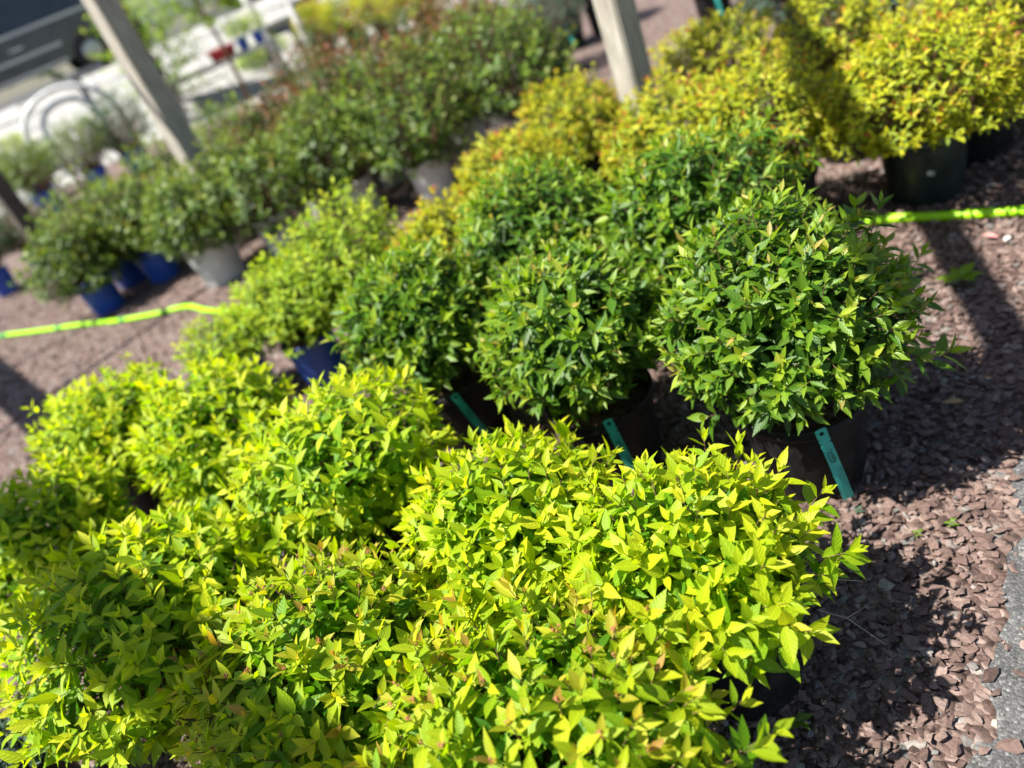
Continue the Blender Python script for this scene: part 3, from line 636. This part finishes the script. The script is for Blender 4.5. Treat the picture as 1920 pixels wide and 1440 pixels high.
for si, s in enumerate(SHRUBS):
    c = s['c']; n = len(c['L']); root = empty(s['name'], (*s['xy'], 0))
    tag(root, s['label'], s['cat'], s['group'])
    add_pot(root, s['pot'], s['pots'])
    me = stem_mesh('stems', c['stems'], *s['sr']); st_ = link('stems', me, M[s['stem']], root); tag(st_, kind='stuff')
    single = np.zeros(n, bool)
    if s['keep']:
        cnt = np.bincount(wi[wo == si], minlength=n); best = np.argsort(-cnt)[:s['keep']]; best = best[cnt[best] >= 3]; single[best] = True
        nt_ = len(TPL[s['lod']])
        for b_ in best:
            lo_ = bpy.data.objects.new('leaf', leaf_data(s['mat'], s['lod'], int(c['K'][b_] % nt_), int(round(c['T'][b_] * 9)), int(c['R'][b_] * 3 * .999)))
            COL.objects.link(lo_); lo_.parent = root
            A = Vector(c['A'][b_]); Nn = Vector(c['N'][b_]); B = A.cross(Nn); l, w_ = float(c['L'][b_]), float(c['W'][b_]); P = c['P'][b_]
            lo_.matrix_basis = Matrix(((B.x * w_, A.x * l, Nn.x * l, P[0]), (B.y * w_, A.y * l, Nn.y * l, P[1]), (B.z * w_, A.z * l, Nn.z * l, P[2]), (0, 0, 0, 1)))
    if s['mat'] == 'flame':
        rb_ = np.random.default_rng(si + 50); tips = c['stems'][:, -1]; pk_ = tips[(tips[:, 2] > .40) & (rb_.random(len(tips)) < .45)]
        bm = bmesh.new(); bmesh.ops.create_icosphere(bm, subdivisions=1, radius=1.0); bm.verts.index_update()
        bv = np.array([v.co[:] for v in bm.verts]); bf = np.array([[v.index for v in f_.verts] for f_ in bm.faces]); bm.free()
        nb = 14; q = unit(rb_.normal(0, 1, (len(pk_), nb, 3)) + [0, 0, .8]) * rb_.uniform(.002, .006, (len(pk_), nb, 1)); ct = (pk_[:, None] + q + [0, 0, .004]).reshape(-1, 3)
        V_ = (ct[:, None] + bv[None] * rb_.uniform(.0010, .0019, (len(ct), 1, 1))).reshape(-1, 3); F_ = (bf[None] + (np.arange(len(ct)) * len(bv))[:, None, None]).reshape(-1, 3)
        tag(link('flower_buds', np_mesh('flower_buds', V_, None, F_, True), M['bud'], root), kind='stuff')
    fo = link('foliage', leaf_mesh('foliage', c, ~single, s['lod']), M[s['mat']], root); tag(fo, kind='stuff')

# ------------------------------------------------------------------ timber posts and the open shade frame above
def post(xy, w_, h, mat, label, rz):
    bm = bmesh.new(); a = w_ / 2
    box(bm, -a, a, -a, a, 0, h)
    bmesh.ops.bevel(bm, geom=[e for e in bm.edges if abs(e.verts[0].co.z - e.verts[1].co.z) > .1], offset=.008, segments=2, affect='EDGES')
    o = link('timber_post', bm_mesh('timber_post', bm), mat); o.location = (*xy, 0); o.rotation_euler[2] = rz
    return tag(o, label, 'post')
post((1.02, 3.42), .125, 2.66, M['wood'], 'thick grey weathered timber post among the golden shrubs', math.radians(28))
post((-1.38, 5.62), .145, 2.66, M['wood'], 'tall weathered timber post with a sunlit and a dark face beside the roses', math.radians(42))
post((-2.98, 6.5), .12, 2.66, M['shadewood'], 'timber post coloured dark for the shade beyond the blue pots', math.radians(40))
off = Vector((SUN.x / SUN.z, SUN.y / SUN.z))
def beam(p, q, zs, zb, wid, th, ext, label, mat='wood'):
    """a beam whose shadow falls along p-q at height zs"""
    p = Vector(p) + off * (zb - zs); q = Vector(q) + off * (zb - zs); d = (q - p).normalized(); n = Vector((-d.y, d.x)) * wid / 2
    p = p - d * ext[0]; q = q + d * ext[1]
    bm = bmesh.new(); c = [p - n, p + n, q + n, q - n]
    a = [bm.verts.new((v.x, v.y, zb)) for v in c]; b = [bm.verts.new((v.x, v.y, zb + th)) for v in c]
    bm.faces.new(a[::-1]); bm.faces.new(b)
    for i in range(4): bm.faces.new((a[i], a[(i + 1) % 4], b[(i + 1) % 4], b[i]))
    return tag(link('overhead_beam', bm_mesh('overhead_beam', bm), M[mat]), label, 'beam', 'overhead shade frame beams')
beam((1.20, 1.45), (1.51, 2.16), 0, 2.66, .10, .05, (2.2, 3.2), 'overhead timber rafter above the golden shrubs')
beam((-.71, .89), (-1.35, 1.86), .5, 2.66, .2, .05, (3.0, 7.0), 'wide overhead board above the front lime shrubs')
beam((-2.64, 4.0), (-1.62, 4.91), 0, 2.72, .035, .05, (1.5, 2.5), 'thin overhead batten above the gravel by the hose')
beam((-3.04, 5.01), (-2.53, 5.2), 0, 2.72, .035, .05, (1.0, 1.2), 'thin overhead batten above the blue pots')

# ------------------------------------------------------------------ hose
def smooth_path(p, k=8):
    p = [Vector(q) for q in p]; out = []
    for i in range(len(p) - 1):
        a, b, c, d = p[max(i - 1, 0)], p[i], p[i + 1], p[min(i + 2, len(p) - 1)]
        for j in range(k):
            t = j / k
            out.append(.5 * ((2 * b) + (c - a) * t + (2 * a - 5 * b + 4 * c - d) * t * t + (3 * b - a - 3 * c + d) * t ** 3))
    return out + [p[-1]]
hz = .019
hp = smooth_path([(x, y, hz) for x, y in [(-5.2, 7.2), (-4.2, 6.45), (-3.36, 5.86), (-2.9, 5.52), (-2.53, 5.26), (-2.2, 5.0), (-1.89, 4.80), (-1.64, 4.67), (-1.48, 4.45), (-1.30, 4.25), (-.9, 3.85), (-.3, 3.36), (.15, 2.97), (.55, 2.64), (1.0, 2.62), (1.41, 2.345), (1.55, 2.20), (1.72, 2.03), (1.95, 1.8), (2.4, 1.4)]])
bm = bmesh.new(); tube(bm, hp, .0165, 12)
ho = link('garden_hose', bm_mesh('garden_hose', bm), M['hose'], smooth=True); tag(ho, 'bright lime green garden hose lying across the gravel behind the pots', 'hose')
for q in (16, 27, 41, 50):
    bm = bmesh.new(); tube(bm, hp[q:q + 2], .0172, 12); link('band', bm_mesh('band', bm), M['hosegreen'], ho, smooth=True)

# ------------------------------------------------------------------ plant tags
def plant_tag(top, bot, out_dir, label, wid=.025, fold=True, detail=True):
    T, Bo = Vector(top), Vector(bot); y = (T - Bo); L = y.length; y.normalize()
    z = Vector(out_dir); z = (z - y * z.dot(y)).normalized(); x = y.cross(z)
    root = bpy.data.objects.new('plant_tag', None)
    MW = Matrix(((x.x, y.x, z.x, Bo.x), (x.y, y.y, z.y, Bo.y), (x.z, y.z, z.z, Bo.z), (0, 0, 0, 1)))
    bm = bmesh.new(); h = wid / 2; hs = .03; th = .0007
    def curve(yy): return .004 * math.sin(yy / L * math.pi) 
    def vert(px_, py_): return bm.verts.new((px_, py_, curve(py_)))
    y1 = L - hs
    left, right = [], []
    ys = [0, .25 * L, .5 * L, .62 * L, y1 - .018, y1 - .014, y1 - .010, y1]
    prev = None
    for i, yy in enumerate(ys):
        nx = h - (.005 if i == 5 and detail else 0)
        row = (vert(-nx, yy), vert(nx, yy))
        if prev: bm.faces.new((prev[0], prev[1], row[1], row[0]))
        prev = row
    # head with a round hole
    cy = y1 + hs * .52; k = 16; inner = []; outer = []
    for i in range(k):
        a = 2 * math.pi * i / k + math.pi / 4; ca, sa = math.cos(a), math.sin(a); m_ = max(abs(ca) / h, abs(sa) / (hs / 2))
        inner.append(vert(.0055 * ca, cy + .0055 * sa)); outer.append(vert(ca / m_, y1 + hs / 2 + sa / m_))
    for i in range(k): bm.faces.new((outer[i], outer[(i + 1) % k], inner[(i + 1) % k], inner[i]))
    bmesh.ops.remove_doubles(bm, verts=bm.verts[:], dist=.0002)
    bmesh.ops.recalc_face_normals(bm, faces=bm.faces[:])
    r_ = bmesh.ops.solidify(bm, geom=bm.faces[:], thickness=th)
    o = link('plant_tag', bm_mesh('plant_tag', bm), M['teal']); o.matrix_world = MW
    tag(o, label, 'tag', 'teal plant tags')
    bpy.data.objects.remove(root)
    if detail:
        def flat(nm, polys):
            b2 = bmesh.new()
            for pl in polys:
                f_ = b2.faces.new([b2.verts.new((px_, py_, curve(py_) + .0012)) for px_, py_ in pl])
            link(nm, bm_mesh(nm, b2), M['ink'], o)
        # oval emblem with a small leaf shape above, lettering too small to read
        ec = L * .63; k = 28; pl = []
        for rr, tt in ((1, .82),):
            for i in range(k):
                a0, a1 = 2 * math.pi * i / k, 2 * math.pi * (i + 1) / k
                pl.append([(h * .62 * s_ * math.cos(a_), ec + .018 * s_ * math.sin(a_)) for a_, s_ in ((a0, .86), (a0, 1), (a1, 1), (a1, .86))])
        for i in range(9):
            yy = ec - .0115 + i * .0026; pl.append([(.0005, yy), (.0005 + .0048 * (1 - abs(i - 4) / 9), yy + .0004), (.0005 + .0048 * (1 - abs(i - 4) / 9), yy + .0017), (.0005, yy + .0013)])
        for i in range(6):
            yy = ec - .008 + i * .0026; pl.append([(-.0042, yy), (-.0022, yy + .0003), (-.0022, yy + .0011), (-.0042, yy + .0008)])
        for a_ in (.3, 1.3, 2.3):
            c0 = (.0045, ec + .0205); pl.append([c0, (c0[0] + .002 * math.cos(a_) - .0012 * math.sin(a_), c0[1] + .003 * math.sin(a_)), (c0[0] + .0045 * math.cos(a_), c0[1] + .0045 * math.sin(a_)), (c0[0] + .002 * math.cos(a_) + .0012 * math.sin(a_), c0[1] + .0028 * math.sin(a_) - .0008)])
        flat('emblem', pl)
        pl = []; rr = random.Random(7)
        for x0, hgt, y0, y1_ in ((.0085, .0024, .006, L * .47), (.0035, .0015, .005, L * .45), (-.0015, .0013, .004, L * .36)):
            yy = y0
            while yy < y1_:
                wl_ = rr.uniform(.005, .014); e_ = min(yy + wl_, y1_); q = yy
                while q < e_:
                    lw = rr.uniform(.0008, .0014); hh_ = hgt * rr.uniform(.7, 1.1)
                    pl.append([(x0 - hh_ / 2, q), (x0 + hh_ / 2, q), (x0 + hh_ / 2, q + lw), (x0 - hh_ / 2, q + lw)]); q += lw + .0005
                yy = e_ + .0028
        flat('print', pl)
    return o
plant_tag((.562, 1.2215, .262), (.607, 1.233, .022), (-.15, -.95, .2), 'teal plastic plant tag with black oval emblem hanging down the pot beside the path')
plant_tag((.181, 1.543, .27), (.207, 1.558, .022), (-.15, -.95, .2), 'teal notched plant tag with round hole partly behind lime leaves')
plant_tag((-.1725, 1.973, .262), (-.123, 1.988, .03), (-.1, -.95, .2), 'teal plant tag leaning against the deeply shaded pot', wid=.024)
for (x, y, lb) in [(1.67, 7.19, 'teal tag hanging on a black pot behind the rose block'), (2.02, 7.36, 'teal tag on the black pot next to the timber post'), (2.55, 6.04, 'teal tag on the black pot across the red gravel'), (2.9, 5.8, 'teal tag on the far black pot at the gravel edge')]:
    plant_tag((x, y, .27), (x + .03, y - .01, .04), (-.2, -.95, .2), lb, wid=.032, detail=False)

# sticker on the dark green pot
bm = bmesh.new(); bm.faces.new([bm.verts.new(v) for v in ((-.011, 0, -.008), (.011, 0, -.008), (.011, 0, .008), (-.011, 0, .008))])
bmesh.ops.solidify(bm, geom=bm.faces[:], thickness=.0005)
st = link('price_sticker', bm_mesh('price_sticker', bm), M['label']); dpt = Vector((1.65, 2.41)); tc_ = Vector((-.45, -.9)).normalized()
st.location = (dpt.x + tc_.x * .1335, dpt.y + tc_.y * .1335, .135); st.rotation_euler = (math.radians(-6), math.radians(25), math.atan2(tc_.y, tc_.x) + math.pi / 2)
tag(st, 'small white sticker on the dark green pot', 'sticker')

# ------------------------------------------------------------------ litter and seedlings on the gravel
def sprig(xy, z, n, L, mat, label, name='seedling', cat='seedling', h=.02, seed=1):
    r = np.random.default_rng(seed); root = empty(name, (*xy, z)); tag(root, label, cat)
    bm = bmesh.new(); tube(bm, [(0, 0, -.004), (.002, 0, h * .6), (.004, .002, h)], [.0012, .001, .0007], 5); link('stem', bm_mesh('stem', bm), M['gstem'], root)
    for i in range(n):
        a = i * 2.4 + r.uniform(0, .4); A = Vector((math.cos(a), math.sin(a), r.uniform(.1, .5))).normalized(); Nn = (Vector((0, 0, 1)) - A * A.z).normalized(); B = A.cross(Nn); l = L * r.uniform(.7, 1.1); w_ = l * .5
        o = bpy.data.objects.new('leaf', leaf_data(mat, 'hi', i % 5, 5, 1)); COL.objects.link(o); o.parent = root
        o.matrix_basis = Matrix(((B.x * w_, A.x * l, Nn.x * l, .003), (B.y * w_, A.y * l, Nn.y * l, 0), (B.z * w_, A.z * l, Nn.z * l, h - i * .002), (0, 0, 0, 1)))
sprig((.73, 1.06), .008, 6, .018, 'rose', 'tiny green weed seedling in the gravel near the asphalt edge', seed=1)
sprig((.66, 1.07), .008, 5, .014, 'rose', 'tiny dark weed in the gravel shade beside the black pot', seed=2)
sprig((.235, .80), .008, 5, .026, 'rose', 'small round leaved seedling in the shade of the front pot', seed=3)
sprig((.60, 1.19), .006, 7, .012, 'bluegreen', 'grey green moss tuft at the foot of the tagged pot', seed=4)
sprig((1.33, 1.82), .008, 6, .075, 'green', 'fallen green shoot lying on the gravel beside the dark green shrub', 'fallen_shoot', 'shoot', .03, 5)
def litter(xy, mat, L, label, name, cat, rz):
    tv, tq, tt, tu = TPL['hi'][1]; me = np_mesh(name, tv * [L * .5, L, L], tq, tt, True, tu, {'tint': np.zeros(len(tv)), 'rnd': np.zeros(len(tv))})
    o = link(name, me, M[mat]); o.location = (*xy, .022); o.rotation_euler = (.15, .2, rz); tag(o, label, cat)
litter((1.0, 1.37), 'dryleaf', .05, 'curled dry tan leaf on the shaded gravel', 'dry_leaf', 'leaf', 1.1)
litter((1.56, 1.95), 'petal', .05, 'reddish fallen petal on the gravel below the hose', 'fallen_petal', 'petal', .4)
litter((1.585, 1.93), 'label', .035, 'whitish fallen petal beside the reddish one', 'fallen_petal', 'petal', 2.0)
tw = empty('dry_twigs', (.335, .965, .19)); tag(tw, 'bare pale dry twigs sticking out under the lime shrub beside the asphalt', 'twigs')
r = random.Random(9)
for i in range(9):
    a = r.uniform(-.9, .55); L_ = r.uniform(.07, .12); p0 = Vector((r.uniform(-.03, .02), r.uniform(-.1, .06), r.uniform(-.03, .06))); d = Vector((math.cos(a), math.sin(a), r.uniform(-.35, .25)))
    pts_ = [p0, p0 + d * L_ * .5 + Vector((0, 0, .006)), p0 + d * L_ + Vector((r.uniform(-.01, .01), r.uniform(-.02, .02), r.uniform(-.02, .02)))]
    bm = bmesh.new(); tube(bm, pts_, [.0013, .001, .0006], 5)
    q = pts_[1]; tube(bm, [q, q + Vector((d.x * .5 - d.y * .5, d.y * .5 + d.x * .5, .1)) * .06], [.0009, .0005], 4)
    link('twig', bm_mesh('twig', bm), M['twig'], tw)

# ------------------------------------------------------------------ far yard
def bar(name, pts_, rad, mat, parent): 
    bm = bmesh.new(); tube(bm, pts_, rad, 8); return link(name, bm_mesh(name, bm), mat, parent, smooth=True)
arch = empty('garden_arch', (-4.1, 11.9, 0), math.radians(18)); tag(arch, 'white metal garden arch with double curved hoops before the white wall', 'arch')
for nm, wd_, ht in (('outer_hoop', .62, 1.28), ('inner_hoop', .36, 1.12)):
    pp = [(-wd_, 0, 0)] + [(-wd_ * math.cos(t), 0, ht - wd_ * .8 + wd_ * .8 * math.sin(t)) for t in [math.pi * k / 14 for k in range(15)]] + [(wd_, 0, 0)]
    bar(nm, pp, .035, M['whitemetal'], arch)
for k in range(6): bar('rail', [(-.62, 0, .15 + k * .13), (-.36, 0, .15 + k * .13)], .012, M['whitemetal'], arch); bar('rail', [(.36, 0, .15 + k * .13), (.62, 0, .15 + k * .13)], .012, M['whitemetal'], arch)
gp_ = empty('sign_post', (-3.95, 12.6, 0), math.radians(15)); tag(gp_, 'short pale post with a flat cap beside the white arch', 'post')
bm = bmesh.new(); box(bm, -.05, .05, -.05, .05, 0, 1.27); link('shaft', bm_mesh('shaft', bm), M['whitewall'], gp_)
bm = bmesh.new(); box(bm, -.06, .42, -.09, .09, 1.271, 1.36); link('cap', bm_mesh('cap', bm), M['whitewall'], gp_)
for (x, y, r_, h, lb) in [(-1.56, 15.0, .08, 3.2, 'round grey metal post behind the blue potted grasses'), (-.84, 13.5, .05, 3.2, 'thin grey pole on the pale yard')]:
    bm = bmesh.new(); lathe(bm, [(r_ * 1.6, 0), (r_ * 1.6, .04), (r_, .05), (r_, h), (.001, h + .01)], 14); o = link('metal_pole', bm_mesh('metal_pole', bm), M['greypost'], smooth=True); o.location = (x, y, .008); tag(o, lb, 'pole')

def tree(xy, h, R, zc, n, lb, seed, trunk=.04, L0=.09, mat='treeleaf'):
    r = np.random.default_rng(seed); root = empty('young_tree', (*xy, 0)); tag(root, lb, 'tree', 'young trees in the yard')
    bm = bmesh.new(); tube(bm, [(0, 0, -.02), (.03, .02, h * .35), (-.02, .03, h * .7), (.02, 0, h)], [trunk, trunk * .85, trunk * .6, trunk * .2], 8)
    for k in range(9):
        a = k * 2.4; z0 = zc - R[2] * .8 + k * R[2] * .15; e = Vector((math.cos(a) * R[0] * .75, math.sin(a) * R[1] * .75, z0 + R[2] * .5))
        tube(bm, [(0, .01, z0), (e.x * .5, e.y * .5, z0 + R[2] * .32), e], [trunk * .4, trunk * .25, trunk * .1], 5)
    link('trunk', bm_mesh('trunk', bm), M['stem'], root, smooth=True)
    c = gen_crown(r, zc, R, n, per=9, L0=L0, wr=.5, spacing=.035, up=.3, low=-.9, lump=.4, inner=n * 2, soil=.5, longp=.2, jit=.2)
    tag(link('crown', leaf_mesh('crown', c, np.ones(len(c['L']), bool), 'lo'), M[mat], root), kind='stuff')
tree((-2.12, 13.9), 2.3, (.8, .7, .75), 1.85, 170, 'slender young tree with loose light green leaves on the pale yard', 3)
tree((-3.25, 14.3), 2.2, (.75, .7, .85), 1.25, 170, 'leafy light green young tree in front of the white car', 4)
tree((-.75, 17.5), 3.2, (.9, .9, .8), 2.5, 120, 'young tree with sparse crown above the metal pole', 6)
for (x, y, h, lb, sd_) in [(-16, 30, 8, 'dark leafy tree behind the parking lot, left of its neighbour', 11), (-9, 33, 8, 'dark leafy tree behind the parking lot, right of its neighbour', 12)]:
    tree((x, y), h, (4.2, 3.5, 3.4), 5.2, 420, lb, sd_, trunk=.2, L0=.42, mat='dark')

# pale bench with pots and a red tray
bn = empty('plant_bench', (-2.35, 14.6, 0), math.radians(4)); tag(bn, 'pale low plant bench carrying a red tray and blue pots', 'bench')
bm = bmesh.new(); box(bm, -1.0, 1.0, -.35, .35, .62, .68); bmesh.ops.bevel(bm, geom=bm.edges[:], offset=.008, segments=1, affect='EDGES'); link('top', bm_mesh('top', bm), M['whitewall'], bn)
for sx in (-.92, .92):
    for sy in (-.28, .28):
        bm = bmesh.new(); box(bm, sx - .04, sx + .04, sy - .04, sy + .04, 0, .619); link('leg', bm_mesh('leg', bm), M['whitewall'], bn)
bm = bmesh.new(); lathe(bm, [(.02, .02), (.2, .0), (.24, .16), (.265, .165), (.265, .18), (.235, .178), (.195, .02)], 20)
for v in bm.verts: v.co.y *= .7
tr_ = link('red_tub', bm_mesh('red_tub', bm), M['red'], smooth=True); tr_.location = (-2.25, 14.55, .682); tag(tr_, 'red plastic tub standing on the pale bench', 'tub')
for x, lb in ((-1.88, 'blue pot of pale grass on the bench beside the red tub'), (-1.6, 'blue pot of pale grass at the bench end by the metal post')):
    root = empty('grassy_plant', (x, 14.62, .681)); tag(root, lb, 'plant', 'grassy plants in blue pots'); add_pot(root, 'blue', .9)
    c = gen_crown(np.random.default_rng(int(abs(x) * 100)), .32, (.2, .2, .18), 60, per=6, L0=.1, wr=.2, spacing=.03, soil=.16, inner=20)
    tag(link('foliage', leaf_mesh('foliage', c, np.ones(len(c['L']), bool), 'lo'), M['paleg'], root), kind='stuff')

# ------------------------------------------------------------------ parked cars on the raised lot
def car(loc, rz, L, Hh, Wd, paint, label, roofline):
    root = empty('parked_car', loc, rz); tag(root, label, 'car', 'parked cars')
    def shell(prof, w0, w1, zsplit, name, mat):
        bm = bmesh.new(); n = len(prof); rows = []
        for s_ in (-1, 1):
            rows.append([bm.verts.new((x, s_ * (w0 if z < zsplit else w0 + (w1 - w0) * min(1, (z - zsplit) / (Hh - zsplit + 1e-6))), z)) for x, z in prof])
        bm.faces.new(rows[0][::-1]); bm.faces.new(rows[1])
        for i in range(n): bm.faces.new((rows[0][i], rows[0][(i + 1) % n], rows[1][(i + 1) % n], rows[1][i]))
        bmesh.ops.triangulate(bm, faces=[f_ for f_ in bm.faces if len(f_.verts) > 4])
        return link(name, bm_mesh(name, bm), mat, root)
    a = L / 2; belt = Hh * .56; hw = Wd / 2
    def archp(cx):
        return [(cx + .4 * math.cos(t), .32 + .4 * math.sin(t)) for t in [math.pi * k / 8 for k in range(9)]]
    fw, rw = a * .62, -a * .6
    low = [(-a, .35), (rw - .4, .28)] + archp(rw)[::-1] + archp(fw)[::-1] + [(a * .98, .28), (a, .5), (a * .97, belt * .85), (a * .45, belt), (-a * .97, belt), (-a, belt * .8)]
    b_ = shell(low, hw, hw * .96, belt * .8, 'body', paint)
    cab = [(a * .45, belt - .003), (a * roofline[0], Hh * .97), (a * (roofline[0] - .18), Hh), (a * roofline[1], Hh), (a * (roofline[1] - .08), Hh * .96), (-a * .95, belt - .003)]
    shell(cab, hw * .95, hw * .78, belt, 'cabin', paint)
    def pane(name, pr, s_):
        bm = bmesh.new(); ps = []
        for x, z in pr:
            k = (z - belt) / (Hh - belt); ps.append(bm.verts.new((x, s_ * (hw * .95 + (hw * .78 - hw * .95) * k + .006), z)))
        f_ = bm.faces.new(ps); bm.normal_update(); bmesh.ops.solidify(bm, geom=[f_], thickness=.004); link(name, bm_mesh(name, bm), M['glass'], root)
    z0, z1 = belt + .05, Hh * .93
    x0, x1 = -a * .86, a * .36; tx0, tx1 = a * roofline[1] - .02, a * roofline[0] - .12
    for s_ in (-1, 1):
        for k in range(3):
            u0, u1 = k / 3 + .012, (k + 1) / 3 - .012
            pane('window', [(x0 + (x1 - x0) * u0, z0), (x0 + (x1 - x0) * u1, z0), (tx0 + (tx1 - tx0) * u1, z1), (tx0 + (tx1 - tx0) * u0, z1)], s_)
    for s_ in (-1, 1):
        for nm, xa, xb, za in (('belt_highlight', -a * .9, a * .42, belt + .012), ('sill_highlight', rw + .45, fw - .45, .34), ('door_highlight', rw + .42, fw - .42, belt * .62)):  # bright bars added in place of streaky highlights along the car sides
            bm = bmesh.new(); yy = s_ * hw * (.955 if nm == 'belt_highlight' else 1.0); box(bm, xa, xb, yy - .02, yy + .02, za, za + .05); link(nm, bm_mesh(nm, bm), M['chrome'], root)
        for xh in (-a * .12, a * .26):
            bm = bmesh.new(); box(bm, xh - .12, xh + .12, s_ * hw - .015, s_ * hw + .03, belt * .78, belt * .78 + .04); bmesh.ops.bevel(bm, geom=bm.edges[:], offset=.01, segments=1, affect='EDGES'); link('door_handle', bm_mesh('door_handle', bm), M['chrome'], root)
    for cx in (fw, rw):
        for s_ in (-1, 1):
            bm = bmesh.new(); lathe(bm, [(.2, -.1), (.31, -.1), (.345, -.07), (.345, .07), (.31, .1), (.2, .1)], 22)
            t_ = link('wheel', bm_mesh('wheel', bm), M['tyre'], root, smooth=True); t_.location = (cx, s_ * (hw - .1), .345); t_.rotation_euler[0] = math.pi / 2
            bm = bmesh.new(); lathe(bm, [(.001, -.05), (.06, -.085), (.12, -.05), (.2, -.08), (.205, .08), (.001, .06)], 22); link('wheel_rim', bm_mesh('rim', bm), M['chrome'], t_, smooth=True)
    for s_ in (-1, 1):
        for nm, x, mt in (('headlight', a - .05, 'lamp'), ('tail_light', -a + .02, 'taillamp')):
            bm = bmesh.new(); box(bm, x - .06, x + .055, s_ * hw * .78 - .14, s_ * hw * .78 + .14, belt * .66, belt * .82); bmesh.ops.bevel(bm, geom=bm.edges[:], offset=.02, segments=2, affect='EDGES'); link(nm, bm_mesh(nm, bm), M[mt], root)
wyaw = math.atan2(wd.y, wd.x)
car((-6.3, 16.9, 1.22), wyaw + math.pi, 4.7, 1.75, 1.9, M['carblack'], 'black tall parked car with shiny side above the white wall', (.22, -.78))
car((-3.15, 18.3, 1.22), wyaw, 4.3, 1.5, 1.8, M['carwhite'], 'white parked car with dark windows behind the young trees', (.12, -.5))
